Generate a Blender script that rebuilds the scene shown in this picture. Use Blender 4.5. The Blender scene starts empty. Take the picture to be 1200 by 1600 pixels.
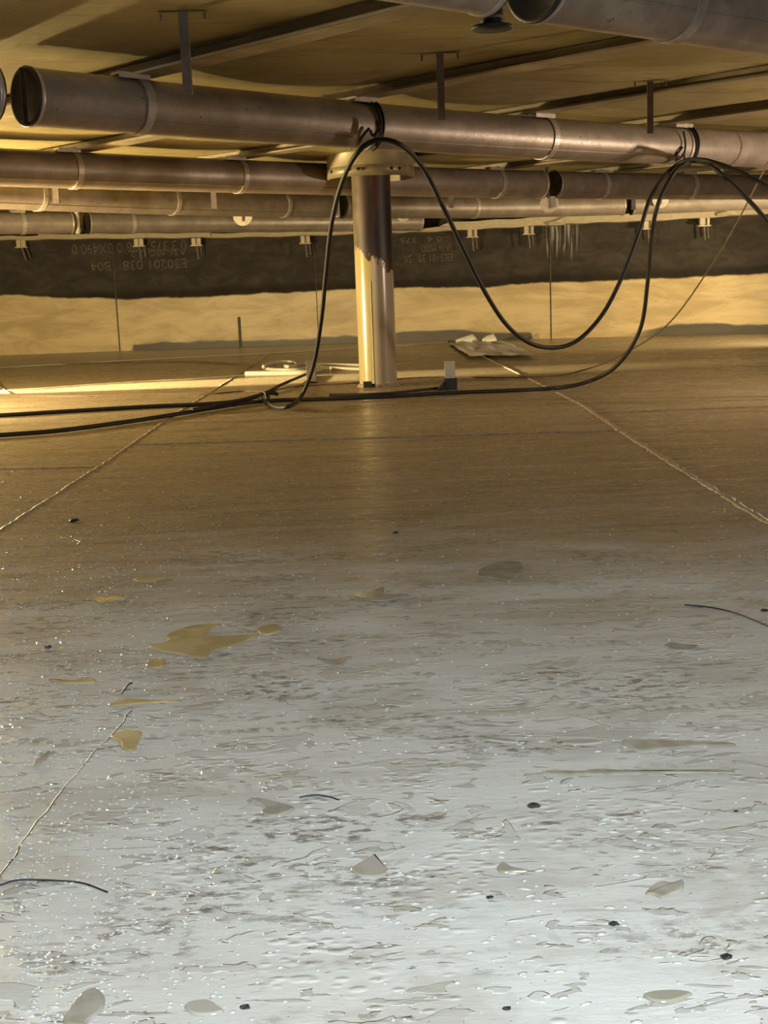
import bpy, bmesh, math, random
import numpy as np
from mathutils import Vector, Matrix, noise as mnoise
random.seed(7)
sc = bpy.context.scene
COL = sc.collection

# ------------------------------------------------------------------ camera
FPX, CAMH, YH, ROLL = 1900.0, 0.8, 450.0, 0.038
_r = math.atan(ROLL); _p = math.atan((800 - YH) * math.cos(_r) / FPX)
Fv = Vector((0, math.cos(_p), -math.sin(_p)))
_R0 = Vector((1, 0, 0)); _U0 = Vector((0, math.sin(_p), math.cos(_p)))
Rv = math.cos(_r) * _R0 - math.sin(_r) * _U0
Uv = math.sin(_r) * _R0 + math.cos(_r) * _U0
EYE = Vector((0, 0, CAMH))
cd = bpy.data.cameras.new('camera'); cam = bpy.data.objects.new('camera', cd); COL.objects.link(cam)
cd.sensor_fit = 'VERTICAL'; cd.sensor_height = 36; cd.lens = FPX / 1600 * 36
cd.clip_start = 0.02; cd.clip_end = 200
M = Matrix(((Rv.x, Uv.x, -Fv.x, 0), (Rv.y, Uv.y, -Fv.y, 0), (Rv.z, Uv.z, -Fv.z, CAMH), (0, 0, 0, 1)))
cam.matrix_world = M
sc.camera = cam
def ray(x, y): return FPX * Fv + (x - 600) * Rv + (800 - y) * Uv
def onz(x, y, z=0.0):
    v = ray(x, y); t = (z - CAMH) / v.z; return EYE + v * t
def ony(x, y, Y):
    v = ray(x, y); return EYE + v * (Y / v.y)

# ------------------------------------------------------------------ light and exposure
w = bpy.data.worlds.new('world'); sc.world = w; w.use_nodes = True
bg = w.node_tree.nodes['Background']; bg.inputs[0].default_value = (0.5, 0.42, 0.3, 1); bg.inputs[1].default_value = 0.005
sc.view_settings.view_transform = 'Standard'; sc.view_settings.look = 'None'
sc.view_settings.exposure = 0.6; sc.view_settings.gamma = 1.0; sc.view_settings.use_curve_mapping = False
def aim(o, target):
    o.rotation_euler = (Vector(target) - o.location).to_track_quat('-Z', 'Y').to_euler()
def area(name, loc, target, size, power, color, spread=180):
    l = bpy.data.lights.new(name, 'AREA'); l.shape = 'DISK'; l.size = size; l.energy = power; l.color = color
    l.spread = math.radians(spread)
    o = bpy.data.objects.new(name, l); COL.objects.link(o); o.location = loc; aim(o, target); return o
def point(name, loc, power, color, rad):
    l = bpy.data.lights.new(name, 'POINT'); l.energy = power; l.color = color; l.shadow_soft_size = rad
    o = bpy.data.objects.new(name, l); COL.objects.link(o); o.location = loc; return o
point('work_lamp_left', (-4.25, 9.0, 0.50), 820, (1.0, 0.80, 0.42), 0.12)
point('work_lamp_right', (4.0, 7.7, 1.05), 125, (1.0, 0.80, 0.60), 0.06)
def spot(name, loc, target, power, color, deg, blend, rad):
    l = bpy.data.lights.new(name, 'SPOT'); l.energy = power; l.color = color; l.spot_size = math.radians(deg); l.spot_blend = blend; l.shadow_soft_size = rad
    o = bpy.data.objects.new(name, l); COL.objects.link(o); o.location = loc; aim(o, target); return o
spot('floor_strip_spot', (-6.6, 11.0, 0.75), (-2.2, 11.2, 0.0), 17000, (1.0, 0.82, 0.42), 13, .7, .05)  # unseen spot added to lay a bright strip on the left floor
spot('shell_fill_spot', (5.6, 13.3, 0.75), (1.9, 17.4, 0.45), 420, (1.0, 0.80, 0.46), 100, .9, .08)  # unseen extra spot added to brighten the shell at right
area('cool_light_behind', (0.42, -0.9, 1.7), (0.25, 1.0, 0.0), 0.7, 48, (0.80, 0.92, 1.0), 110)  # cool area light above and behind the camera, aimed at the near floor

# ------------------------------------------------------------------ mesh helpers
class MB:
    def __init__(s): s.v = []; s.f = []; s.sm = []
    def add(s, vs, fs, smooth=False):
        b = len(s.v); s.v += [tuple(v) for v in vs]
        s.f += [tuple(i + b for i in f) for f in fs]; s.sm += [smooth] * len(fs)
    def box(s, c, size, ax=None):
        c = Vector(c); ax = ax or (Vector((1, 0, 0)), Vector((0, 1, 0)), Vector((0, 0, 1)))
        h = [a * (d / 2) for a, d in zip(ax, size)]
        vs = [c + h[0] * i + h[1] * j + h[2] * k for k in (-1, 1) for j in (-1, 1) for i in (-1, 1)]
        s.add(vs, [(0, 2, 3, 1), (4, 5, 7, 6), (0, 1, 5, 4), (2, 6, 7, 3), (0, 4, 6, 2), (1, 3, 7, 5)])
    def tube(s, pts, r, n=12, caps=True, flat=1.0):
        pts = [Vector(p) for p in pts]; m = len(pts); rings = []
        up = Vector((0, 0, 1)); prev = None
        for i, p in enumerate(pts):
            t = (pts[min(i + 1, m - 1)] - pts[max(i - 1, 0)]).normalized()
            if prev is None:
                a = up if abs(t.z) < .9 else Vector((1, 0, 0))
                u = (a - t * a.dot(t)).normalized()
            else: u = (prev - t * prev.dot(t)).normalized()
            prev = u; v = t.cross(u)
            rr = r[i] if isinstance(r, (list, tuple)) else r
            rings.append([p + (u * math.cos(2 * math.pi * k / n) * flat + v * math.sin(2 * math.pi * k / n)) * rr for k in range(n)])
        vs = [q for rg in rings for q in rg]
        fs = [(i * n + k, i * n + (k + 1) % n, (i + 1) * n + (k + 1) % n, (i + 1) * n + k) for i in range(m - 1) for k in range(n)]
        s.add(vs, fs, True)
        if caps:
            s.add(rings[0], [tuple(range(n))][::1]); s.add(rings[-1], [tuple(reversed(range(n)))])
    def lathe(s, c, prof, n=48, ax=None, smooth=True):
        c = Vector(c); X, Y, Z = ax or (Vector((1, 0, 0)), Vector((0, 1, 0)), Vector((0, 0, 1)))
        vs = []
        for (r, z) in prof:
            for k in range(n):
                a = 2 * math.pi * k / n; vs.append(c + X * math.cos(a) * r + Y * math.sin(a) * r + Z * z)
        fs = [(i * n + k, i * n + (k + 1) % n, (i + 1) * n + (k + 1) % n, (i + 1) * n + k) for i in range(len(prof) - 1) for k in range(n)]
        s.add(vs, fs, smooth)
    def build(s, name, m, parent=None, kind=None, bevel=0):
        me = bpy.data.meshes.new(name); me.from_pydata(s.v, [], s.f); me.update()
        bm = bmesh.new(); bm.from_mesh(me); bmesh.ops.recalc_face_normals(bm, faces=bm.faces); bm.to_mesh(me); bm.free()
        for p, q in zip(me.polygons, s.sm): p.use_smooth = q
        o = bpy.data.objects.new(name, me); COL.objects.link(o); me.materials.append(m)
        if parent:
            o.parent = parent
            if parent.type == 'EMPTY' or True:
                o.matrix_parent_inverse = PW[parent.name].inverted() if parent.name in PW else Matrix()
        if kind: o['kind'] = kind
        if bevel:
            b = o.modifiers.new('bevel', 'BEVEL'); b.width = bevel; b.segments = 2; b.limit_method = 'ANGLE'
        return o
PW = {}
def thing(name, label, cat, loc, group=None):
    o = bpy.data.objects.new(name, None); COL.objects.link(o); o.location = loc; o.empty_display_size = .1
    PW[o.name] = Matrix.Translation(Vector(loc)); o['label'] = label; o['category'] = cat
    if group: o['group'] = group
    return o
def tag(o, label, cat, group=None, kind=None):
    o['label'] = label; o['category'] = cat
    if group: o['group'] = group
    if kind: o['kind'] = kind
    return o
def smoothpath(pts, n=10):
    P = [Vector(p) for p in pts]; out = []
    Q = [P[0] * 2 - P[1]] + P + [P[-1] * 2 - P[-2]]
    for i in range(1, len(Q) - 2):
        a, b, c, d = Q[i - 1], Q[i], Q[i + 1], Q[i + 2]
        for k in range(n):
            t = k / n
            out.append(.5 * ((2 * b) + (c - a) * t + (2 * a - 5 * b + 4 * c - d) * t * t + (3 * b - a - 3 * c + d) * t ** 3))
    out.append(P[-1]); return out

# ------------------------------------------------------------------ material helpers
class NT:
    def __init__(s, name):
        s.m = bpy.data.materials.new(name); s.m.use_nodes = True; s.t = s.m.node_tree
        s.b = s.t.nodes['Principled BSDF']; s.geo = s.t.nodes.new('ShaderNodeNewGeometry')
        s.pos = s.geo.outputs['Position']
    def put(s, sock, v):
        if isinstance(v, bpy.types.NodeSocket): s.t.links.new(v, sock)
        elif isinstance(v, (tuple, list)): sock.default_value = tuple(v) + ((1,) if len(v) == 3 and len(sock.default_value) == 4 else ())
        else: sock.default_value = v
    def math(s, op, a, b=0.0, c=None, clamp=False):
        n = s.t.nodes.new('ShaderNodeMath'); n.operation = op; n.use_clamp = clamp
        s.put(n.inputs[0], a); s.put(n.inputs[1], b)
        if c is not None: s.put(n.inputs[2], c)
        return n.outputs[0]
    def mapping(s, scale=(1, 1, 1), rot=(0, 0, 0), loc=(0, 0, 0), vec=None):
        n = s.t.nodes.new('ShaderNodeMapping'); s.put(n.inputs['Vector'], vec or s.pos)
        n.inputs['Scale'].default_value = scale; n.inputs['Rotation'].default_value = rot; n.inputs['Location'].default_value = loc
        return n.outputs[0]
    def noise(s, scale, vec=None, detail=4, rough=.55, dist=0.0):
        n = s.t.nodes.new('ShaderNodeTexNoise'); s.put(n.inputs['Vector'], vec or s.pos)
        n.inputs['Scale'].default_value = scale; n.inputs['Detail'].default_value = detail
        n.inputs['Roughness'].default_value = rough; n.inputs['Distortion'].default_value = dist
        return n.outputs['Fac']
    def vor(s, scale, vec=None, feature='F1', rnd=1.0):
        n = s.t.nodes.new('ShaderNodeTexVoronoi'); n.feature = feature; s.put(n.inputs['Vector'], vec or s.pos)
        n.inputs['Scale'].default_value = scale; n.inputs['Randomness'].default_value = rnd
        return n.outputs['Distance']
    def step(s, v, lo, hi, a=0.0, b=1.0):
        n = s.t.nodes.new('ShaderNodeMapRange'); n.interpolation_type = 'SMOOTHSTEP'
        s.put(n.inputs['Value'], v)
        if lo > hi: lo, hi, a, b = hi, lo, b, a
        n.inputs['From Min'].default_value = lo; n.inputs['From Max'].default_value = hi
        n.inputs['To Min'].default_value = a; n.inputs['To Max'].default_value = b
        return n.outputs[0]
    def mix(s, f, a, b):
        n = s.t.nodes.new('ShaderNodeMix'); n.data_type = 'RGBA'
        s.put(n.inputs[0], f); s.put(n.inputs[6], a); s.put(n.inputs[7], b); return n.outputs[2]
    def mixf(s, f, a, b):
        n = s.t.nodes.new('ShaderNodeMix'); n.data_type = 'FLOAT'
        s.put(n.inputs[0], f); s.put(n.inputs[2], a); s.put(n.inputs[3], b); return n.outputs[0]
    def xyz(s):
        n = s.t.nodes.new('ShaderNodeSeparateXYZ'); s.put(n.inputs[0], s.pos); return n.outputs
    def bump(s, h, strength=.3, dist=.005, prev=None):
        n = s.t.nodes.new('ShaderNodeBump'); s.put(n.inputs['Height'], h)
        n.inputs['Strength'].default_value = strength; n.inputs['Distance'].default_value = dist
        if prev: s.t.links.new(prev, n.inputs['Normal'])
        return n.outputs[0]
    def out(s, color=None, rough=None, metal=None, normal=None, **kw):
        for k, v in (('Base Color', color), ('Roughness', rough), ('Metallic', metal), ('Normal', normal)):
            if v is not None: s.put(s.b.inputs[k], v)
        for k, v in kw.items(): s.put(s.b.inputs[k.replace('_', ' ')], v)
        return s.m
def weathered(name, c1, c2, scale=6, rough=.45, metal=0.0, bump=.15, stretch=(1, 1, 1), spots=None):
    n = NT(name); v = n.mapping(stretch)
    a = n.step(n.noise(scale, v, 6, .65), .35, .7); col = n.mix(a, c1, c2)
    fine = n.noise(scale * 14, v, 4, .6)
    if spots:
        d = n.step(n.noise(scale * 5, v, 5, .7), .63, .72); col = n.mix(d, col, spots)
    r = n.math('ADD', n.math('MULTIPLY', fine, .25), rough - .12)
    return n.out(col, r, metal, n.bump(fine, bump, .003))
tube_m = weathered('dull_steel', (.26, .215, .175), (.37, .305, .25), 5, .42, .42, .25, (1, 1, 1), (.08, .055, .04))
tubez_m = weathered('grimy_steel', (.33, .25, .19), (.47, .37, .29), 6, .5, .2, .25, (1, 1, 1), (.10, .07, .05))
strap_m = weathered('bright_steel_band', (.42, .36, .30), (.55, .48, .40), 20, .38, .4, .1)
cap_m = weathered('end_plate_steel', (.035, .027, .022), (.06, .047, .036), 8, .45, .4, .2)
beam_m = weathered('dirty_flange_steel', (.20, .155, .09), (.30, .24, .14), 5, .5, .2, .2)
rod_m = weathered('grey_angle_steel', (.13, .10, .08), (.20, .16, .13), 12, .5, .3, .2)
foot_m = weathered('pale_foot_plate', (.55, .48, .36), (.66, .58, .46), 15, .45, .1, .1, (1, 1, 1), (.2, .15, .08))
rim_m = weathered('cream_flashing', (.50, .42, .28), (.62, .52, .36), 9, .5, .1, .2, (1, 1, 3), (.16, .11, .06))
dark_m = weathered('dark_rubber', (.007, .006, .005), (.016, .012, .010), 20, .6, 0, .2)
wire_m = weathered('brown_wire', (.10, .06, .035), (.16, .10, .06), 20, .5, 0, .1)
pale_wire_m = weathered('pale_wire', (.30, .25, .15), (.4, .34, .2), 20, .5, 0, .1)
white_m = weathered('white_hose_plastic', (.72, .66, .50), (.82, .76, .60), 20, .4, 0, .1)
sheet_m = weathered('white_sheet_fabric', (.80, .75, .68), (.88, .84, .78), 14, .75, 0, .3)
stub_m = weathered('stub_steel', (.36, .33, .28), (.44, .40, .34), 14, .5, .2, .1)
grit_m = weathered('black_grit', (.010, .010, .012), (.03, .028, .025), 40, .35, 0, .5)
weld_m = weathered('floor_weld', (.26, .20, .13), (.5, .42, .30), 30, .45, .1, .5)
lip_m = weathered('base_plate_lip', (.50, .44, .36), (.60, .54, .45), 7, .35, 0, .3)
stencil_m = weathered('faded_paint_marks', (.085, .07, .052), (.155, .13, .10), 18, .8, 0, .1)
yellow_m = weathered('olive_well_paint', (.22, .18, .10), (.30, .245, .145), 8, .42, .2, .15, (1, 1, 1), (.12, .09, .04))

def water_mat():
    n = NT('murky_water')
    return n.out(n.mix(n.step(n.noise(18, None, 3), .4, .6), (.30, .265, .20), (.38, .345, .28)), .04, 0, n.bump(n.noise(25, None, 2), .05, .004), IOR=1.4)
water_m = water_mat()
def yellow_puddle_mat():  # yellow base colour for the puddles at left
    n = NT('yellow_puddle')
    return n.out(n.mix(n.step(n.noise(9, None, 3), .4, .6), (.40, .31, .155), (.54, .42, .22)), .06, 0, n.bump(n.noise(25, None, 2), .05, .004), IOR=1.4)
yellow_puddle_m = yellow_puddle_mat()
def drop_mat():
    n = NT('clear_water_drops'); return n.out((.50, .48, .43), .03, 0, None, IOR=1.33)
drop_m = drop_mat()

def floor_mat():
    n = NT('coated_floor'); X, Y, Z = n.xyz()
    big = n.noise(.9, n.mapping((.6, 1, 1)), 5, .6, .4)
    base = n.mix(n.step(big, .3, .7), (.55, .515, .455), (.64, .625, .585))
    # broad swept streaks, lying mostly along X
    st = n.noise(2.2, n.mapping((.35, 3.2, 1), (0, 0, .03)), 7, .68, .5)
    base = n.mix(n.step(st, .50, .72, 0, .42), base, (.36, .31, .23))
    st2 = n.noise(7, n.mapping((.5, 2.6, 1), (0, 0, -.05)), 6, .7, 1.2)
    base = n.mix(n.step(st2, .58, .72, 0, .5), base, (.24, .19, .125))
    base = n.mix(n.step(n.noise(3.1, n.mapping((.8, 1.5, 1), (0, 0, .2), (7, 3, 0)), 6, .65, .5), .50, .62, 0, .55), base, (.42, .385, .325))
    # far floor: warm lamplight put into the colour as brown, then streaks
    far = n.step(n.math('ADD', Y, n.math('MULTIPLY', n.math('SUBTRACT', n.noise(1.6, n.mapping((.6, 1.8, 1)), 6, .7, .8), .5), 3.2)), 2.5, 4.4)
    base = n.mix(n.math('MULTIPLY', far, .82), base, (.29, .205, .10))
    fs = n.step(n.noise(3.2, n.mapping((.22, 2.0, 1), (0, 0, .02), (1, 5, 0)), 8, .72, .5), .50, .66)
    base = n.mix(n.math('MULTIPLY', n.math('MULTIPLY', fs, far), .62), base, (.17, .115, .05))
    fs2 = n.step(n.noise(2.6, n.mapping((.25, 2.6, 1), (0, 0, -.03), (9, 1, 0)), 8, .72, .5), .54, .70)
    base = n.mix(n.math('MULTIPLY', n.math('MULTIPLY', fs2, far), .55), base, (.52, .42, .27))
    # water film patches with an outline
    fv = n.mapping((.75, 1.5, 1))
    film = n.noise(8.5, fv, 3, .55, .8)
    wet = n.step(film, .59, .602); edge = n.math('MULTIPLY', n.step(film, .535, .553), n.step(film, .578, .556))
    base = n.mix(n.math('MULTIPLY', wet, .30), base, (.38, .355, .30))
    film2 = n.noise(21, n.mapping((.6, 1.6, 1)), 2.5, .5, .8)
    wet2 = n.step(film2, .625, .64)
    base = n.mix(n.math('MULTIPLY', wet2, .55), base, (.33, .30, .24))
    # gritty dark dirt clusters
    g = n.math('MULTIPLY', n.step(n.noise(3.0, n.mapping((.8, 1.5, 1), (0, 0, 0), (5, 2, 0)), 4, .6, .6), .50, .64), n.step(n.noise(42, n.mapping((.6, 1.3, 1)), 5, .72), .49, .60))
    base = n.mix(n.math('MULTIPLY', g, .8), base, (.11, .09, .065))
    sp = n.step(n.noise(70, n.mapping((.7, 1.4, 1)), 3, .7), .66, .70)
    base = n.mix(n.math('MULTIPLY', sp, .8), base, (.07, .06, .05))
    # fine scratches
    sc1 = n.math('MULTIPLY', n.step(n.noise(3, n.mapping((.5, 26, 1), (0, 0, .10)), 3, .5, .3), .655, .69), n.step(n.noise(1.7, None, 3), .45, .6))
    base = n.mix(n.math('MULTIPLY', sc1, .6), base, (.13, .10, .07))
    # crawler tread bands: rows of short ticks
    tot = None
    for (m, c, wd, amp) in ((.05, 2.165, .014, .55), (.03, 1.90, .016, .3), (-.02, 3.12, .03, .4), (.12, 1.36, .018, .18), (.0, 2.62, .03, .3)):
        d = n.math('ABSOLUTE', n.math('SUBTRACT', Y, n.math('MULTIPLY_ADD', X, m, c)))
        band = n.step(d, wd, wd * .6)
        tick = n.step(n.math('SINE', n.math('MULTIPLY_ADD', X, 230, n.math('MULTIPLY', Y, 60))), -.2, .4)
        v = n.math('MULTIPLY', n.math('MULTIPLY', band, tick), n.math('MULTIPLY', n.math('MULTIPLY', n.step(n.noise(2.6, n.mapping((1, .1, 1), (0, 0, 0), (0, c * 7, 0)), 3), .40, .56), n.step(n.noise(40, None, 2), .35, .6)), amp))
        tot = v if tot is None else n.math('MAXIMUM', tot, v)
    base = n.mix(tot, base, (.22, .18, .12))
    # drips and beads as relief
    vv = n.vor(55, n.mapping((.7, 1.3, 1)), 'SMOOTH_F1'); bead = n.math('MULTIPLY', n.step(vv, .42, .1), n.step(n.noise(5, None, 3), .5, .6))
    b1 = n.bump(film, .16, .012)
    b1 = n.bump(n.math('ADD', wet, n.math('MULTIPLY', wet2, .8)), .7, .004, b1)
    b1 = n.bump(bead, .5, .004, b1)
    b1 = n.bump(n.noise(60, n.mapping((.6, 1.4, 1)), 5, .65), .22, .004, b1)
    b1 = n.bump(st, .12, .02, b1)
    b1 = n.bump(n.math('MULTIPLY', n.math('SUBTRACT', fs2, fs), far), .35, .006, b1)
    b1 = n.bump(g, .3, .003, b1)
    rough = n.mixf(n.math('MULTIPLY', n.math('MAXIMUM', wet, wet2), n.mixf(far, 1.0, .35)), n.mixf(far, .36, .30), .12)
    rough = n.math('ADD', rough, n.math('MULTIPLY', n.math('SUBTRACT', st2, .5), .5), clamp=True)
    return n.out(base, rough, 0, b1, IOR=1.45)
floor_m = floor_mat()

def wall_mat():
    n = NT('tank_shell'); X, Y, Z = n.xyz()
    wob = n.math('MULTIPLY', n.math('SUBTRACT', n.noise(1.0, n.mapping((1, 0, .3)), 4, .6), .5), .16)
    zz = n.math('ADD', Z, wob)
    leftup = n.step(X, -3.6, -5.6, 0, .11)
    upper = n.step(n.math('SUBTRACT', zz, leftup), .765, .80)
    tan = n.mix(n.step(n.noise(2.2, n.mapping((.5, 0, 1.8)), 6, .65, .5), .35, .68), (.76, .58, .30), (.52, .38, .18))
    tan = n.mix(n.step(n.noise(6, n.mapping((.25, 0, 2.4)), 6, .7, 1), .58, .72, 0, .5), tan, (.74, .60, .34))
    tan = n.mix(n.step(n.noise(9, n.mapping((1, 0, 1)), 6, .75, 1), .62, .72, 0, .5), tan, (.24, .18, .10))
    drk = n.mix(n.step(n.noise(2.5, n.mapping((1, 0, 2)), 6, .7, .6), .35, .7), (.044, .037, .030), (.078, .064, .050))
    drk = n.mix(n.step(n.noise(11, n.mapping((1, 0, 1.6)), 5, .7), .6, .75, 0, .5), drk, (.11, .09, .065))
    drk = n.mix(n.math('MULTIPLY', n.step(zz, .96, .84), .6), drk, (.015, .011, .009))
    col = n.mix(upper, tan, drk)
    # bare blue grey patches low on the shell
    low = n.noise(.55, n.mapping((1, 0, 0), (0, 0, 0), (2.1, 0, 0)), 3, .5)
    h = n.math('MULTIPLY_ADD', n.step(low, .42, .62), .07, .085)
    hx = n.math('MULTIPLY', n.step(X, -3.75, -3.65), 1.0)
    hx2 = n.math('MAXIMUM', n.step(X, 2.25, 2.2), n.step(X, 3.3, 4.0))
    hh = n.math('MULTIPLY', n.math('MULTIPLY', h, hx), hx2)
    rag = n.math('MULTIPLY', n.math('SUBTRACT', n.noise(7, n.mapping((.4, 0, 2)), 5), .5), .05)
    bare = n.step(n.math('SUBTRACT', n.math('ADD', Z, rag), hh), .03, -.01)
    bare = n.math('MULTIPLY', bare, n.math('MULTIPLY', hx, hx2))
    col = n.mix(n.math('MULTIPLY', bare, .9), col, (.045, .045, .04))
    # pale runs down the shell right of centre
    run = n.math('MULTIPLY', n.step(n.noise(30, n.mapping((1, 0, .05)), 3), .5, .62), n.math('MULTIPLY', n.step(X, 2.38, 2.48), n.step(X, 2.95, 2.75)))
    run = n.math('MULTIPLY', run, n.step(n.math('SUBTRACT', Z, n.noise(6, n.mapping((1, 0, 0)))), .62, .85))
    col = n.mix(n.math('MULTIPLY', run, .75), col, (.42, .40, .36))
    r = n.mixf(upper, .42, .75)
    n.put(n.b.inputs['Specular IOR Level'], n.mixf(upper, .4, .12))
    return n.out(col, r, 0, n.bump(n.noise(14, n.mapping((1, 0, 1.3)), 6, .65), .25, .01))
wall_m = wall_mat()

def deck_mat():
    n = NT('deck_underside')
    rot = (0, 0, 0)
    c = n.mix(n.step(n.noise(1.3, None, 5, .6), .3, .7), (.225, .18, .072), (.30, .245, .105))
    c = n.mix(n.step(n.noise(3.2, n.mapping((.6, 1.6, 1)), 7, .72, .9), .50, .68, 0, .75), c, (.14, .095, .04))
    c = n.mix(n.step(n.noise(2.1, n.mapping((.8, 1.3, 1), (0, 0, 0), (3, 1, 0)), 6, .7, .5), .55, .7, 0, .5), c, (.44, .36, .18))
    c = n.mix(n.step(n.noise(16, n.mapping((.35, 2.4, 1)), 4, .7), .64, .7, 0, .8), c, (.10, .07, .035))
    return n.out(c, .42, .1, n.bump(n.noise(7, n.mapping((.5, 1.6, 1)), 7, .72), .55, .035))
deck_m = deck_mat()

def column_mat():
    n = NT('column_pipe'); X, Y, Z = n.xyz()
    jag = n.math('MULTIPLY', n.math('SUBTRACT', n.noise(11, n.mapping((1, 1, .6)), 6, .75), .5), .42)
    edge = n.math('MULTIPLY_ADD', X, -.62, 1.02)       # stain hangs lower on one side
    st = n.step(n.math('SUBTRACT', n.math('ADD', Z, jag), edge), -.01, .02)
    low = n.mix(n.step(n.noise(5, n.mapping((1, 1, .3)), 5), .35, .65), (.44, .35, .16), (.50, .40, .21))
    grey = n.step(X, -.012, -.004)
    low = n.mix(n.math('MULTIPLY', grey, .75), low, (.36, .28, .21))  # left side yellower, right greyer: lamplight from the left put into the colour
    hi = n.mix(n.step(n.noise(4, n.mapping((2, 2, .5)), 5), .4, .65), (.012, .006, .005), (.075, .024, .014))
    hi = n.mix(n.math('MULTIPLY', n.step(X, -.085, -.12), n.step(n.noise(3, n.mapping((2, 2, .7)), 4), .35, .6)), hi, (.16, .13, .06))
    col = n.mix(st, low, hi)
    return n.out(col, n.mixf(st, .24, .5), 0, n.bump(n.noise(30, n.mapping((1, 1, .3)), 4), .08, .003), IOR=1.5)
column_m = column_mat()

# ------------------------------------------------------------------ the setting
wb = [(0, 557), (180, 551), (300, 545), (600, 537), (900, 528), (1200, 520)]
WP = np.array([[onz(*q).x, onz(*q).y] for q in wb])
WF = np.polyfit(WP[:, 0], WP[:, 1], 2)
def wally(x): return float(np.polyval(WF, x))
mb = MB()                                                    # floor
mb.box((0, 7, -.02), (26, 30, .04))
floor = mb.build('floor', floor_m, kind='structure')
mb = MB(); NX = 120; zs = [-.02, .4, .8, 1.2, 1.6, 2.1, 3.0]
xs = [-12 + 24 * i / NX for i in range(NX + 1)]
for back in (0, .02):
    vs = [(x, wally(x) + back, z) for z in zs for x in xs]
    fs = [(j * (NX + 1) + i, j * (NX + 1) + i + 1, (j + 1) * (NX + 1) + i + 1, (j + 1) * (NX + 1) + i) for j in range(len(zs) - 1) for i in range(NX)]
    mb.add(vs, fs, True)
wall = mb.build('wall_back', wall_m, kind='structure')
# deck of the floating roof: skin sags a little in each bay between the flanges
NRM = Vector((.69, .724, 0)).normalized(); DIR = Vector((-NRM.y, NRM.x, 0))
OFF = [3.67 + 1.4 * k for k in range(-4, 13)]; OFF[1 + 4] = 5.08; OFF[2 + 4] = 6.44; OFF[3 + 4] = 7.72
def decky(x, y):
    o = x * NRM.x + y * NRM.y; d = 9
    lo = max([q for q in OFF if q <= o], default=OFF[0]); hi = min([q for q in OFF if q > o], default=OFF[-1])
    t = (o - lo) / max(hi - lo, .1) if hi > lo else 0
    s = x * DIR.x + y * DIR.y
    bay = OFF.index(lo) if lo in OFF else 0
    sag = math.sin(math.pi * min(max(t, 0), 1)) ** .7 * (.034 + .022 * math.sin(s * 1.15 + bay * 1.9))
    return 1.90 - sag + .006 * mnoise.noise(Vector((x * 1.3, y * 1.3, 3)))
mb = MB(); NXX, NYY = 230, 260; x0, x1, y0, y1 = -9.5, 10.5, -1.5, 19.0
vs = []
for j in range(NYY + 1):
    for i in range(NXX + 1):
        x = x0 + (x1 - x0) * i / NXX; y = y0 + (wally(x) - .12 - y0) * j / NYY
        vs.append((x, y, decky(x, y)))
mb.add(vs, [(j * (NXX + 1) + i, j * (NXX + 1) + i + 1, (j + 1) * (NXX + 1) + i + 1, (j + 1) * (NXX + 1) + i) for j in range(NYY) for i in range(NXX)], True)
ceil = mb.build('ceiling', deck_m, kind='structure')
sol = ceil.modifiers.new('thickness', 'SOLIDIFY'); sol.thickness = .01; sol.offset = 1

# shell plate welds
for (px, y_a, y_b, wd) in ((184, 382, 551, .010), (380, 495, 542, .022), (500, 372, 538, .006), (865, 356, 530, .010)):
    mb = MB(); b = onz(px, y_b); X = b.x; Yw = wally(X)
    ztop = ony(px, y_a, Yw).z
    mb.tube([(X, Yw, .0 + i * ztop / 8) for i in range(9)], wd, 6, True)
    mb.build('weld_seam', weathered('shell_weld', (.06, .045, .03), (.12, .09, .055), 20, .6, 0, .2) if px == 184 else bpy.data.materials['shell_weld'], wall)
# mill marks stencilled upside down on the shell plates
def stencil(txt, xl, yb, xr, yt):
    c = bpy.data.curves.new('tmp', 'FONT'); c.body = txt; c.size = 1; c.resolution_u = 3
    o = bpy.data.objects.new('tmp', c); COL.objects.link(o)
    dg = bpy.context.evaluated_depsgraph_get(); me0 = o.evaluated_get(dg).to_mesh()
    V = [v.co.copy() for v in me0.vertices]; Fc = [tuple(p.vertices) for p in me0.polygons]
    o.evaluated_get(dg).to_mesh_clear(); COL.objects.unlink(o); bpy.data.objects.remove(o); bpy.data.curves.remove(c)
    ax = min(v.x for v in V); bx = max(v.x for v in V); ay = min(v.y for v in V); by = max(v.y for v in V)
    Y = wally(onz((xl + xr) / 2, 545).x); A = ony(xl, yb, Y); B = ony(xr, yt, Y)
    mb = MB(); vs = []
    for v in V:
        u = 1 - (v.x - ax) / (bx - ax); t = 1 - (v.y - ay) / (by - ay)      # turned half round
        x = A.x + (B.x - A.x) * u; z = A.z + (B.z - A.z) * t - ROLL * 0 * u
        vs.append((x, wally(x) - .004, z))
    mb.add(vs, Fc)
    mb.build('stencilled_mark', stencil_m, wall)
stencil('E30201 038   B04', 142, 424, 292, 404)
stencil('A36 MOD 2', 204, 402, 292, 388)
stencil('0 3.375X 96 0 0X490 0', 112, 398, 292, 375)
stencil('EK5101 39   5K', 630, 411, 706, 396)
stencil('A36 MOD', 658, 394, 702, 382)
stencil('0 4   375', 626, 380, 690, 369)

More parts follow.
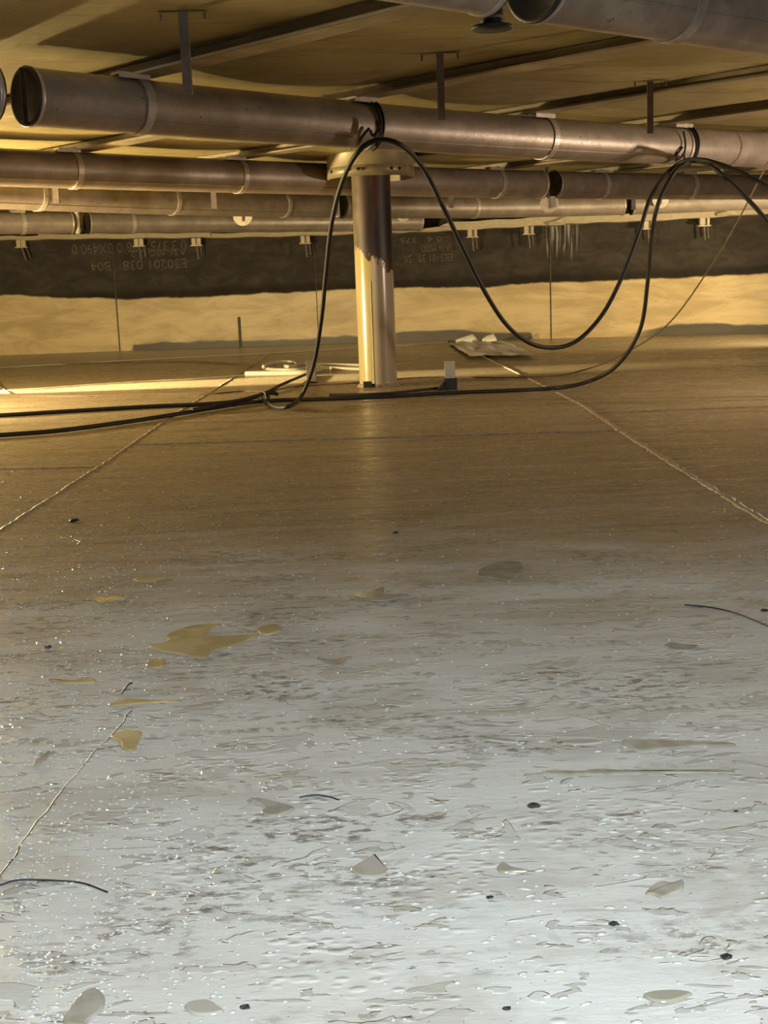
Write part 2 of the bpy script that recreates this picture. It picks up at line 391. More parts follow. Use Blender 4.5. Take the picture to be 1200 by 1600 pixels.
# floor welds
def seam(pts, r, name='weld_seam', z=.001, m=None):
    mb = MB(); out = []; P = smoothpath([(x, y, z) for x, y in pts], 1)
    for i in range(len(P) - 1):
        n = max(2, int((P[i + 1] - P[i]).length / .035))
        for k in range(n):
            q = P[i].lerp(P[i + 1], k / n); out.append(q + Vector((random.uniform(-.004, .004), random.uniform(-.004, .004), 0)))
    out.append(P[-1])
    mb.tube(out, [r * random.uniform(.6, 1.25) for _ in out], 6, True, .45)
    return mb.build(name, m or weld_m, floor)
seam([(1.26, -1), (1.25, 4), (1.27, 6), (1.32, 8), (1.30, 9.0), (1.2, 13.2), (1.1, 17.4)], .015)
seam([(-1.37, -1), (-1.37, 6), (-1.41, 8.2), (-1.4, 17.8)], .010)
seam([(-1.36, onz(250, 694).y), (0, onz(600, 684).y), (1.25, onz(950, 674).y)], .010)
seam([(-4.5, onz(0, 732).y + .3), (-1.37, onz(165, 730).y)], .009)
seam([(1.3, onz(1075, 640).y), (4.6, onz(1200, 634).y)], .006)
seam([(-.57, 1.52), (-.555, 1.9), (-.51, 2.3)], .0016, 'scored_line', .0, grit_m)
mb = MB()
pa = [onz(x, y, 0) for x, y in ((-150, 581), (0, 575), (80, 571), (200, 564), (400, 554), (560, 545), (700, 537))]
tp = [Vector((p.x * 1.05, wally(p.x * 1.05) - .005, 0)) for p in pa]
n = len(pa)
mb.add([p + Vector((0, 0, .002)) for p in pa] + [p + Vector((0, .03, .014)) for p in pa] + [p + Vector((0, 0, .016)) for p in tp],
       [(i, i + 1, n + i + 1, n + i) for i in range(n - 1)] + [(n + i, n + i + 1, 2 * n + i + 1, 2 * n + i) for i in range(n - 1)])
mb.build('base_plate_lip', lip_m, floor)

# deck flanges
def beam(off, sa, sb, label, name='deck_flange'):
    P = lambda s, w_, z: NRM * (off + w_) + DIR * s + Vector((0, 0, z))
    t = thing(name, label, 'roof beam', P(sa, 0, 1.84), 'flanges joining the deck sheets')
    mb = MB(); N = 24
    prof = [(-.07, 1.846), (-.07, 1.834), (.07, 1.834), (.07, 1.846), (.03, 1.852), (.03, 1.889), (-.03, 1.889), (-.03, 1.852)]
    vs = []
    for i in range(N + 1):
        s = sa + (sb - sa) * i / N; vs += [P(s, a, z + .004 * math.sin(i * .9 + off)) for a, z in prof]
    k = len(prof)
    mb.add(vs, [(i * k + j, i * k + (j + 1) % k, (i + 1) * k + (j + 1) % k, (i + 1) * k + j) for i in range(N) for j in range(k)] + [tuple(range(k)), tuple(N * k + j for j in range(k))])
    mb.build('flange', beam_m, t)
    mb = MB(); mb.box(P((sa + sb) / 2, -.075, 1.838), (abs(sb - sa), .006, .010), (DIR, NRM, Vector((0, 0, 1))))
    l = mb.build('flange_lip', foot_m if off < 4 else beam_m, t); l['label'] = 'thin paler edge strip'
    return t
blab = ['pale lipped flange crossing the top left, down to the left strap of the front pipe',
        'dark flange meeting the front pipe at the strap above the column',
        'brown flange meeting the front pipe at its third strap, right of the column',
        'brown flange at far right, over the fourth strap of the front pipe',
        'brown flange just past the fourth strap of the front pipe, at the right edge',
        'brown flange over the second pipe, beyond the front pipe',
        'brown flange between second and third pipes']
for k, off in enumerate(OFF[4:11]):
    a, b = (-7.5, 6.2) if k < 2 else (-9, 6.5)
    # clip to under the deck
    t0 = None; s = -9.5; good = []
    while s < 9.5:
        q = NRM * off + DIR * s
        if -9 < q.x < 10 and -1.2 < q.y < wally(q.x) - .35: good.append(s)
        s += .1
    beam(off, min(good), max(good), blab[k])

# ------------------------------------------------------------------ float tubes under the deck
def fit(pts, z, deg=2):
    A = np.array([[onz(x, y, z).x, onz(x, y, z).y] for x, y in pts]); return np.polyfit(A[:, 0], A[:, 1], deg)
RT = .126
def xat(F, px, z):                      # x where the tube line passes picture column px
    best = None
    for i in range(4001):
        x = -8 + i * .005; y = float(np.polyval(F, x)); q = Vector((x, y, z)) - EYE
        d = q.dot(Fv)
        if d < .5: continue
        u = 600 + FPX * q.dot(Rv) / d
        if best is None or abs(u - px) < best[0]: best = (abs(u - px), x)
    return best[1]
def tangent(F, x):
    g = float(np.polyval(np.polyder(F), x)); return Vector((1, g, 0)).normalized()
def float_tube(F, pa, pb, zb, label, straps=(), rims=(True, True), mat=None, seam_at=-40, tabs=True, fin=False, rad=RT):
    mat = mat or tube_m; zc = zb + rad
    xa = xat(F, pa, zc) if pa > -400 else xat(F, -200, zc) - 2.2
    xb = xat(F, pb, zc) if pb < 1600 else xat(F, 1400, zc) + 1.5
    P = [Vector((xa + (xb - xa) * i / 40, float(np.polyval(F, xa + (xb - xa) * i / 40)), zc)) for i in range(41)]
    t = thing('float_tube', label, 'pipe', P[20], 'float tubes slung under the deck')
    mb = MB(); mb.tube(P, rad, 56, False); tb = mb.build('tube', mat, t)
    for e, (i, s) in enumerate(((0, -1), (40, 1))):
        d = tangent(F, P[i].x) * s; side = Vector((0, 0, 1)).cross(d)
        mb = MB(); mb.lathe(P[i] + d * .0, [(rad + .004, -.012), (rad + .006, .0), (rad + .002, .006), (rad - .012, .004), (rad - .02, -.004), (.0001, -.004)], 48, (side, Vector((0, 0, 1)), d))
        c = mb.build('end_plate', cap_m, t)
        mb = MB(); mb.lathe(P[i] - d * .012, [(rad + .001, -.012), (rad + .006, -.006), (rad + .006, .006), (rad + .001, .012)], 48, (side, Vector((0, 0, 1)), d))
        r_ = mb.build('end_weld', strap_m, c)
    a = math.radians(seam_at)
    mb = MB(); Q = []
    for p in P:
        d = tangent(F, p.x); n_ = Vector((d.y, -d.x, 0))
        Q.append(p + (n_ * math.cos(a) + Vector((0, 0, 1)) * math.sin(a)) * (rad + .0005))
    mb.tube(Q, .004, 6, True); mb.build('long_weld', mat, t)
    for px in straps:
        x = xat(F, px, zc); c = Vector((x, float(np.polyval(F, x)), zc)); d = tangent(F, x); n_ = Vector((d.y, -d.x, 0)); up = Vector((0, 0, 1))
        mb = MB(); vs = []; N = 30; top = 1.845
        w2 = .022
        prof = []
        for i in range(N + 1):
            th = math.radians(90 - 245 * i / N - 0)  # over the top, down the near face and under
            prof.append((math.cos(th), math.sin(th)))
        for (co, si) in prof:
            for rr in (rad + .0015, rad + .0075):
                for ww in (-w2, w2): vs.append(c + n_ * co * rr + up * si * rr + d * ww)
        fs = []
        for i in range(N):
            b = i * 4; q = b + 4
            fs += [(b, b + 1, q + 1, q), (b + 2, q + 2, q + 3, b + 3), (b, q, q + 2, b + 2), (b + 1, b + 3, q + 3, q + 1)]
        fs += [(0, 2, 3, 1), (N * 4, N * 4 + 1, N * 4 + 3, N * 4 + 2)]
        mb.add(vs, fs)
        # upright leg of the strap to the flange
        h = max(.02, top - (zc + rad)); mb.box(c + n_ * .03 + up * (rad + h / 2), (.044, .006, h + .01), (d, n_, up))
        s_ = mb.build('strap', strap_m, t)
        mb = MB(); mb.box(c + n_ * .045 - d * .055 + up * (rad + .008), (.17, .07, .012), (d, n_, up)); mb.box(c + n_ * .082 - d * .055 + up * (rad + .0), (.17, .006, .026), (d, n_, up))
        mb.build('strap_clip', strap_m, s_)
    if fin:
        d = tangent(F, P[0].x); mb = MB()
        mb.box(P[0] - d * .012, (.022, .006, 2 * rad - .01), (d, Vector((d.y, -d.x, 0)), Vector((0, 0, 1)))); mb.build('end_fin', cap_m, t)
    return t, F, zc
ZB = 1.573
FA = fit([(30, 195), (200, 207.5), (350, 220), (550, 232), (700, 240), (825, 247), (950, 252), (1200, 262)], ZB)
FB = fit([(0, 291), (107, 294.5), (297, 299.5), (400, 302), (547, 306), (605, 307.5), (760, 309), (900, 309.7), (1050, 311), (1200, 312)], ZB)
FC = fit([(0, 330), (125, 332), (297, 335), (440, 337), (547, 338), (630, 339), (760, 343), (840, 343), (980, 338), (1115, 327)], ZB)
FZ = fit([(700, 12), (830, 33), (1020, 62), (1200, 85)], ZB, 1)
ZD = ZB
FD = fit([(0, 366), (150, 365.5), (300, 364), (600, 361)], ZB, 1)
float_tube(FZ, 350, 762, ZB, 'short run of grimy pipe at top centre edge, left of the hanging vent fitting', (), mat=tubez_m)
float_tube(FZ, 838, 1700, ZB, 'large grimy pipe filling the top right corner, nearest the camera', (1050,), mat=tubez_m, seam_at=-25)
float_tube(FA, -260, -14, ZB, 'stub of dark pipe cut by the left picture edge beside the front pipe', ())
float_tube(FA, 40, 1700, ZB, 'long front pipe crossing the whole picture above the column well', (214, 572, 848, 1064), fin=True)
float_tube(FB, -500, 845, ZB, 'second pipe back, left run, passing behind the column well', (114, 372, 775))
float_tube(FB, 864, 1480, ZB, 'second pipe back, right run, starting beside the hanging rod with a half round foot', (938, 1076))
float_tube(FC, -500, 516, ZB, 'third pipe back, left run, glossy and brightly lit yellow', (58, 268, 442))
float_tube(FC, 534, 974, ZB, 'third pipe back, middle run, starting left of the column', (740,))
float_tube(FC, 986, 1420, ZB, 'third pipe back, shaded right run behind the bundled hoses', ())
float_tube(FD, -500, 112, ZD, 'rearmost pipe beside the shell, far left run', (34,), tabs=False)
float_tube(FD, 136, 655, ZD, 'rearmost pipe beside the shell, long run from the left gap to behind the column', (205,), tabs=False)

# vent fitting hanging in the gap of the nearest pipe
c = onz(769, 46, 1.60)
t = thing('drain_fitting', 'black round fitting with wide bottom disc hanging at top, between two near pipes', 'vent', c)
mb = MB(); mb.lathe(c, [(.0001, .0), (.064, .0), (.066, .004), (.064, .010), (.03, .016)], 40); mb.build('disc', dark_m, t)
mb = MB(); mb.lathe(c, [(.034, .012), (.036, .02), (.036, .075), (.030, .08), (.030, .30)], 32); mb.build('neck', dark_m, t)
mb = MB(); mb.lathe(c, [(.030, .028), (.042, .03), (.042, .038), (.030, .04)], 6, smooth=False); mb.lathe(c, [(.030, .062), (.040, .064), (.040, .072), (.030, .074)], 24); mb.build('collar', rod_m, t)

# ------------------------------------------------------------------ hanging bars
def hang_bar(p, zt, zb, label, w_=.034):
    t = thing('hanging_bar', label, 'bar', (p.x, p.y, zb), 'bars hanging from the deck')
    mb = MB(); h = zt - zb; zc = (zt + zb) / 2
    mb.box((p.x, p.y, zc), (w_, .005, h)); mb.box((p.x + w_ / 2 - .002, p.y + .014, zc), (.005, .03, h)); mb.build('bar', rod_m, t)
    mb = MB(); mb.box((p.x, p.y, zt - .004), (.19, .04, .003)); mb.build('top_plate', deck_m, t)
    for s in (-1, 1):
        mb = MB(); mb.tube([(p.x + s * .085, p.y, zt), (p.x + s * .085, p.y, zt - .032)], .005, 8); mb.build('peg', rod_m, t)
def dz(p): return decky(p.x, p.y)
for px, py, lab in ((285, 17, 'hanging angle bar at top left, the longest one, in front of the front pipe'), (687, 82, 'hanging angle bar at top centre, just right of the column well'), (1016, 117, 'hanging angle bar at top right, in front of the bright part of the front pipe')):
    p = onz(px, py, 1.885); hang_bar(p, dz(p), 1.578, lab)
for px, py, lab in ((88, 318, 'short pale bar tip far left, below the second pipe'), (335, 326, 'short pale bar tip below the second pipe, left of the column'), (705, 325, 'short pale bar tip below the second pipe, right of the column'), (990, 328, 'short pale bar tip below the second pipe, by the bundled hoses')):
    p = onz(px, py, 1.56); hang_bar(p, dz(p), 1.56, lab, .05)

# rods with half round feet in the pipe joints
def foot(p, zt, zb, r, label, flat=True, rodr=.014):
    t = thing('hanging_support', label, 'support', (p.x, p.y, zb), 'rods with feet at the pipe joints')
    mb = MB(); mb.tube([(p.x - .02, p.y, zt), (p.x - .012, p.y, (zt + zb) / 2 + .1), (p.x - .01, p.y, zb + r * 1.5)], rodr, 12); mb.build('rod', rod_m if rodr < .02 else strap_m, t)
    N = 32; top = .72; vs = []
    pts = [(r * math.cos(a), r * math.sin(a)) for a in [math.asin(top) + (-math.pi - 2 * math.asin(top)) * i / N for i in range(N + 1)]]
    mb = MB()
    for yy in (-.006, .006): vs += [(p.x + a, p.y + yy, zb + r + b) for a, b in pts]
    n = N + 1
    mb.add(vs, [tuple(range(n)), tuple(reversed(range(n, 2 * n)))] + [(i, (i + 1) % n, n + (i + 1) % n, n + i) for i in range(n)])
    mb.build('foot_plate', foot_m, t)
    mb = MB(); mb.box((p.x, p.y - .018, zb + r * 1.0), (.012, .03, r * 1.1)); mb.build('rib', rod_m, t)
def at_tube(F, px):
    x = xat(F, px, 1.7); return Vector((x, float(np.polyval(F, x)), 1.6))
p = at_tube(FB, 858); foot(p, 1.86, 1.445, .085, 'rod with pale half round foot hanging in the joint of the second pipe')
for px, py, lab, rr in ((380, 353, 'pale half round foot left of the column, showing below the third pipe', .10), (630, 347, 'pale half round foot just right of the column, half hidden by the third pipe', .075), (1032, 325, 'pale half round foot behind the paired hoses at right', .10)):
    Y = float(np.polyval(FC, xat(FC, px, 1.7))) + (.35 if px < 1000 else -.2)
    q = ony(px, py, Y); foot(q, 1.87, q.z, rr, lab)
for F, px, lab, z0 in ((FC, 526, 'pale post in the joint of the third pipe, beside the column', 1.60), (FD, 121, 'pale post in the joint of the rearmost pipe at far left', 1.59)):
    x = xat(F, px, 1.7); q = Vector((x, float(np.polyval(F, x)), z0))
    t = thing('joint_post', lab, 'support', q, 'posts in the pipe joints')
    mb = MB(); mb.lathe((q.x, q.y - .03, 0), [(.0001, z0 - .02), (.028, z0 - .02), (.028, z0 - .01), (.034, z0), (.034, 1.89)], 24); mb.build('post', white_m if px > 200 else foot_m, t)
    mb = MB(); mb.box((q.x + .02, q.y, z0 + .02), (.06, .05, .04)); mb.build('post_block', dark_m, t)

# ------------------------------------------------------------------ roof edge at the shell
edge = [(-120, 379), (0, 375), (150, 373.5), (300, 372), (430, 369.5), (550, 366), (640, 363.5), (725, 359), (850, 352.5), (900, 350), (1000, 346.5), (1075, 342.5), (1200, 335), (1330, 329)]
EX = []; EZ = []
for px, py in edge:
    Y = wally(onz(px, 545).x) - .28; q = ony(px, py, Y); EX.append(q.x); EZ.append(q.z)
def ez(x): return float(np.interp(x, EX, EZ))
def exp(px): return ony(px, 365, wally(onz(px, 545).x) - .28).x
segs = [(-120, 75, .055, 0), (62, 330, .065, .0), (318, 590, .06, .0), (575, 705, .045, .0), (668, 882, .11, .0), (855, 1040, .10, .0), (970, 1220, .12, 0), (1110, 1330, .12, 0)]
slab = ['pale flashing strip along the shell, far left piece', 'pale flashing strip along the shell over the stencilled marks', 'pale flashing strip along the shell just left of the column',
        'pale flashing strip along the shell behind the column', 'wide pale flashing strip along the shell right of the column', 'pale flashing strip above the white runs on the shell',
        'pale flashing strip along the shell behind the paired hoses', 'pale flashing strip along the shell at the right picture edge']
for k, ((pa_, pb_, hh, sl), lab) in enumerate(zip(segs, slab)):
    xa, xb = exp(pa_), exp(pb_); N = 16; mb = MB(); vs = []
    for i in range(N + 1):
        x = xa + (xb - xa) * i / N; y = wally(x) - .28 - .05 * (k % 2); z = ez(x) + (.0 if k % 2 == 0 else .004) + .006 * math.sin(i * 1.3 + k)
        cut = min(1, i / 2.5) if k in (4, 5, 6, 7) else 1
        hz = max(.03, hh * cut)
        tilt = .03
        vs += [(x, y, z), (x, y + .20, z - .004), (x, y + .20, z + .008), (x, y + .012, z + .018), (x, y - tilt, z + hz), (x, y - tilt - .006, z + hz)]
    mb.add(vs, [(i * 6 + j, i * 6 + (j + 1) % 6, i * 6 + 6 + (j + 1) % 6, i * 6 + 6 + j) for i in range(N) for j in range(6)] + [tuple(range(6)), tuple(N * 6 + j for j in range(6))])
    o = mb.build('edge_flashing', rim_m); tag(o, lab, 'roof edge', 'flashing strips along the roof edge')
blabs = ['cream clamp block hanging from the roof edge at far left', 'cream clamp block above the left end of the stencilled marks', 'cream clamp block above the right end of the stencilled marks',
         'cream clamp block between the stencilled marks and the hose left of the column', 'cream clamp block first to the right of the column', 'cream clamp block left of the white runs on the shell', 'cream clamp block behind the paired hoses',
         'cream clamp block farthest right']
for px, lab in zip((30, 215, 305, 476, 738, 826, 1010, 1095), blabs):
    x = exp(px); y = wally(x) - .21; z = ez(x)
    t = thing('edge_clamp', lab, 'clamp', (x, y, z), 'clamps under the roof edge')
    mb = MB(); mb.box((x - .035, y, z - .05), (.06, .07, .10)); mb.box((x + .05, y, z - .05), (.035, .07, .10)); mb.box((x, y + .02, z - .05), (.12, .02, .10)); mb.build('block', rim_m, t, bevel=.004)
    mb = MB(); mb.box((x, y, z - .107), (.17, .085, .012)); mb.build('bottom_plate', foot_m, t)
    mb = MB(); lean = .05 if px == 30 else .015
    mb.tube([(x, y, z - .11), (x + lean, y, z - .30)], .013, 10); mb.tube([(x + .055, y + .03, z - .11), (x + .055 + lean, y + .03, z - .27)], .009, 10)
    mb.build('pin', rod_m, t)

# ------------------------------------------------------------------ column, its well and the floor stubs
cy = 10.18; cx = -.005
t = thing('support_column', 'round steel column at picture centre, dark rust stained above and pale below', 'column', (cx, cy, 0))
mb = MB(); mb.lathe((cx, cy, 0), [(.157, .0), (.157, 2.2)], 64); mb.build('pipe', column_m, t)
mb = MB(); mb.tube([(cx - .035, cy - .1545, .02), (cx - .035, cy - .155, .86)], .003, 8); mb.build('pipe_seam', lip_m, t)
mb = MB()
mb.box((cx - .09, cy - .22, .03), (.07, .05, .05)); mb.box((cx - .05, cy - .215, .02), (.05, .03, .03)); o = mb.build('base_lug', dark_m, t, bevel=.005)
mb = MB(); mb.lathe((cx, cy, 0), [(.157, .024), (.168, .018), (.178, .0)], 64); mb.build('base_weld', weld_m, t)
wz0 = 1.672
t = thing('column_well', 'drum shaped collar hanging from the deck around the top of the column', 'collar', (cx, cy, wz0))
mb = MB(); R1 = .35
mb.lathe((cx, cy, 0), [(R1 - .008, wz0), (R1, wz0), (R1, 2.0)], 72); mb.lathe((cx, cy, 0), [(R1 - .008, wz0), (R1 - .008, 2.0)], 72); mb.build('drum', yellow_m, t)
mb = MB(); mb.lathe((cx, cy, 0), [(R1, wz0 + .008), (R1 + .006, wz0 + .008), (R1 + .006, wz0 + .075), (R1, wz0 + .082)], 72); mb.build('band', yellow_m, t)
for a in (-118, -106, -100, -62, -50, -150):
    A = math.radians(a); mb = MB(); c = Vector((cx + math.cos(A) * (R1 + .008), cy + math.sin(A) * (R1 + .008), wz0 + .05)); d = Vector((math.cos(A), math.sin(A), 0)); s = Vector((-d.y, d.x, 0))
    mb.lathe(c, [(.012, -.004), (.012, .006), (.0001, .008)], 12, (s, Vector((0, 0, 1)), d)); mb.build('rivet', dark_m, t)
q = onz(487, 598)
t = thing('floor_stub', 'dark flat steel stub standing on the floor left of the column', 'bracket', q)
mb = MB(); mb.box((q.x, q.y, .10), (.085, .012, .20)); mb.box((q.x + .037, q.y + .03, .10), (.012, .06, .20)); mb.build('plate', rod_m, t, bevel=.002)
mb = MB(); mb.box((q.x, q.y - .03, .006), (.10, .05, .012)); mb.build('foot', dark_m, t)
q = onz(704, 609)
t = thing('floor_stub', 'pale flat steel stub with dark foot, standing on the floor right of the column', 'bracket', q)
mb = MB(); mb.box((q.x, q.y + .015, .112), (.08, .012, .222)); mb.build('plate', stub_m, t, bevel=.002)
mb = MB(); mb.box((q.x + .002, q.y, .045), (.10, .05, .09)); mb.add([(q.x - .05, q.y - .03, .003), (q.x - .05, q.y - .03, .07), (q.x - .11, q.y - .03, .003), (q.x - .05, q.y + .02, .003), (q.x - .05, q.y + .02, .07), (q.x - .11, q.y + .02, .003)], [(0, 1, 2), (3, 5, 4), (0, 3, 4, 1), (1, 4, 5, 2), (0, 2, 5, 3)])  # dark block and wedge round the lower end of the stub
mb.build('dark_foot', dark_m, t, bevel=.004)
q = onz(600, 615)
mb = MB(); mb.tube(smoothpath([onz(515, 617, .012), onz(600, 615, .012), onz(690, 606, .012)]), .013, 10, True, .8)  # dark tube laid as the cast shadow of the pale stub
tag(mb.build('rubber_hose_and_shadow', dark_m), 'dark strip on the floor standing in for the cast shadow of the pale stub', 'hose')

# ------------------------------------------------------------------ hoses and wires
def path(segs, r):
    """segs: (px, py, mode, value): 'z' = height above floor plane, 'y' = distance"""
    out = []
    for px, py, m, v in segs: out.append(onz(px, py, v) if m == 'z' else ony(px, py, v))
    return smoothpath(out, 10)
def hose(pts, r, m, label, name='rubber_hose_and_shadow', cat='hose', group=None, n=10, tie=None):
    P = path(pts, r); mb = MB(); mb.tube(P, r, n)
    o = mb.build(name, m); tag(o, label, cat, group); return o
r1 = .019
ytA2 = float(np.polyval(FA, xat(FA, 580, 1.7))) - .22
ytA4 = float(np.polyval(FA, xat(FA, 1066, 1.7))) - .22
Q = [(-120, 689, 'z', r1), (0, 680, 'z', r1), (100, 672, 'z', r1), (240, 653, 'z', r1), (330, 638, 'z', r1), (410, 627, 'z', r1), (520, 623, 'z', r1), (600, 620, 'z', r1), (700, 614, 'z', r1), (800, 610, 'z', r1), (870, 606, 'z', .03)]
Q += [(920, 596, 'y', 9.3), (965, 570, 'y', 9.2), (1000, 515, 'y', 9.1), (1012, 440, 'y', 8.9), (1018, 370, 'y', 8.7), (1028, 320, 'y', 8.5), (1050, 275, 'y', ytA4), (1070, 255, 'y', ytA4), (1088, 252, 'y', ytA4), (1112, 260, 'y', 8.3), (1150, 293, 'y', 8.2), (1200, 348, 'y', 8.1), (1260, 440, 'y', 8.0), (1350, 575, 'y', 7.9), (1420, 606, 'z', .02), (1700, 600, 'z', .02)]
hose(Q, .015, dark_m, 'black hose lying across the floor before the column, then rising to the right tie', group='black hoses')
Rp = [(405, 621, 'z', .02), (420, 631, 'z', .02), (437, 637, 'z', .03), (455, 633, 'z', .05), (472, 617, 'y', 8.6), (490, 570, 'y', 8.4), (502, 500, 'y', 8.1), (509, 430, 'y', 7.8), (518, 350, 'y', 7.4), (535, 283, 'y', 7.1), (560, 237, 'y', ytA2), (590, 219, 'y', ytA2), (625, 226, 'y', ytA2), (658, 258, 'y', 7.1), (690, 318, 'y', 7.2), (722, 385, 'y', 7.4), (757, 455, 'y', 7.6), (792, 508, 'y', 7.8), (830, 537, 'y', 7.9), (870, 543, 'y', 8.0), (905, 530, 'y', 8.05), (942, 490, 'y', 8.1), (973, 430, 'y', 8.1), (998, 365, 'y', 8.15), (1016, 310, 'y', 8.2), (1040, 273, 'y', ytA4), (1068, 252, 'y', ytA4), (1100, 250, 'y', 8.3), (1150, 266, 'y', 8.2), (1200, 292, 'y', 8.1), (1260, 335, 'y', 8.0), (1360, 460, 'y', 7.8), (1460, 585, 'y', 7.7), (1540, 610, 'z', .02), (1800, 600, 'z', .02)]
hose(Rp, .014, dark_m, 'black hose looping over the column well and in a deep swag to the right tie', group='black hoses')
hose([(-120, 653, 'z', .018), (0, 649, 'z', .018), (100, 643, 'z', .018), (240, 635, 'z', .018), (330, 631, 'z', .018), (375, 626, 'z', .018), (412, 617, 'z', .03)], .016, dark_m, 'black hose on the floor at left, upper of the two reaching the left edge', group='black hoses')
hose([(300, 641, 'z', .03), (355, 630, 'z', .045), (412, 615, 'z', .05), (440, 601, 'z', .03), (478, 585, 'z', .02)], .013, dark_m, 'short black hose end running from the floor knot up to the dark stub', group='black hoses')
hose([(412, 613, 'z', .02), (470, 603, 'z', .008), (560, 598, 'z', .008), (620, 592, 'z', .008), (690, 589, 'z', .008), (780, 590, 'z', .008), (860, 588, 'z', .01), (905, 580, 'z', .03), (960, 560, 'y', 10.2), (1040, 510, 'y', 9.8), (1105, 425, 'y', 9.4), (1150, 350, 'y', 9.1), (1185, 283, 'y', 8.9), (1215, 225, 'y', 8.8)], .006, wire_m, 'thin brown wire slanting up to the right edge from the floor behind the column', 'thin_wire', 'wire', 'thin wires on the floor', 6)
hose([(-20, 560, 'z', .006), (-5, 594, 'z', .006), (10, 611, 'z', .006), (35, 618, 'z', .006), (110, 619, 'z', .006), (200, 617, 'z', .006), (250, 616, 'z', .006), (330, 615, 'z', .006), (380, 611, 'z', .006), (412, 612, 'z', .01)], .006, wire_m, 'thin brown wire curving across the lit floor at far left to the hose knot', 'thin_wire', 'wire', 'thin wires on the floor', 6)
hose([(-60, 577, 'z', .007), (0, 574, 'z', .007), (120, 568, 'z', .007), (220, 566, 'z', .007), (300, 565.5, 'z', .007), (370, 569, 'z', .007), (430, 571, 'z', .007)], .009, wire_m, 'brown wire on the floor near the shell, ending at the white coil', 'thin_wire', 'wire', 'thin wires on the floor', 6)
hose([(-30, 612, 'z', .006), (40, 609, 'z', .006), (130, 602, 'z', .006), (220, 596, 'z', .006), (300, 592, 'z', .006), (385, 586, 'z', .006)], .007, pale_wire_m, 'pale wire across the brightest floor at left, leading to the white hose end', 'thin_wire', 'wire', 'thin wires on the floor', 6)
# white hoses by the dark stub
hose([(384, 584, 'z', .02), (420, 583.5, 'z', .02), (478, 582, 'z', .02), (500, 577, 'z', .02)], .026, white_m, 'straight white hose end on the floor left of the dark stub', 'white_hose', 'hose')
hose([(572, 577, 'z', .02), (520, 575, 'z', .02), (488, 573, 'z', .02), (468, 577, 'z', .02), (440, 578, 'z', .02), (416, 576, 'z', .02), (412, 572, 'z', .05), (425, 567, 'z', .06), (440, 565, 'z', .06), (456, 566, 'z', .05), (463, 570, 'z', .06), (450, 573, 'z', .07), (446, 571, 'z', .06), (458, 568, 'z', .05), (475, 568, 'z', .03), (500, 569, 'z', .02), (572, 571, 'z', .02)], .017, white_m, 'looped white hose coil behind the dark stub, running to the column', 'white_hose', 'hose')
# knot with ties
q = onz(411, 620, .03)
t = thing('hose_knot', 'white tie and dark tape binding the black hoses together on the floor', 'tie', q)
for k in range(3):
    mb = MB(); d = Vector((1, .25, 0)).normalized(); s = Vector((-d.y, d.x, 0)); c = q + d * (.03 * k - .02)
    mb.tube([c + (s * math.cos(a) + Vector((0, 0, 1)) * math.sin(a) * .7) * .045 for a in [i * math.pi / 8 for i in range(17)]], .006, 6, False)
    mb.build('tie_band', white_m if k == 1 else dark_m, t)
mb = MB(); mb.tube([q + Vector((.01, 0, .02)), q + Vector((.07, .01, .035)), q + Vector((.11, .03, .01))], [.02, .024, .012], 8); mb.build('tape_end', dark_m, t)
# ties round the front pipe
def tie(px_strap, pts_list, label):
    x = xat(FA, px_strap, 1.7); y = float(np.polyval(FA, x)); zc = ZB + RT; d = tangent(FA, x); n_ = Vector((d.y, -d.x, 0)); up = Vector((0, 0, 1)); c = Vector((x, y, zc))
    t = thing('cable_tie', label, 'tie', c + n_ * .15 - up * .1, 'black ties on the front pipe')
    for k, (th0, th1, off) in enumerate(((95, -75, -.028), (60, -70, -.045))):
        mb = MB(); P = []
        for i in range(19):
            th = math.radians(th0 + (th1 - th0) * i / 18); P.append(c + (n_ * math.cos(th) + up * math.sin(th)) * (RT + .014) + d * (off + (.035 if k else .0) * (i / 18 - .6)))
        mb.tube(P, .008 if k == 0 else .006, 8); mb.build('tie_loop', dark_m, t)
    for pts in pts_list:
        mb = MB(); mb.tube(smoothpath([ony(a, b, yy) for a, b, yy in pts], 6), .007, 8); mb.build('tie_tail', dark_m, t)
ya = ytA2 + .02
tie(580, [[(577, 200, ya), (567, 212, ya), (560, 224, ya + .05), (548, 232, ya + .15)], [(578, 203, ya), (583, 212, ya), (592, 200, ya - .02), (589, 190, ya - .02), (596, 216, ya), (590, 222, ya)], [(589, 190, ya - .02), (594, 205, ya - .02), (597, 219, ya)]], 'black tie hanging the hose from the front pipe above the column')
ya = ytA4 + .02
tie(1072, [[(1068, 205, ya), (1071, 225, ya), (1069, 245, ya), (1072, 253, ya)], [(1067, 230, ya), (1058, 240, ya), (1045, 250, ya + .1)], [(1070, 236, ya), (1064, 246, ya), (1054, 252, ya + .1)]], 'black tie hanging two hoses from the front pipe at right')

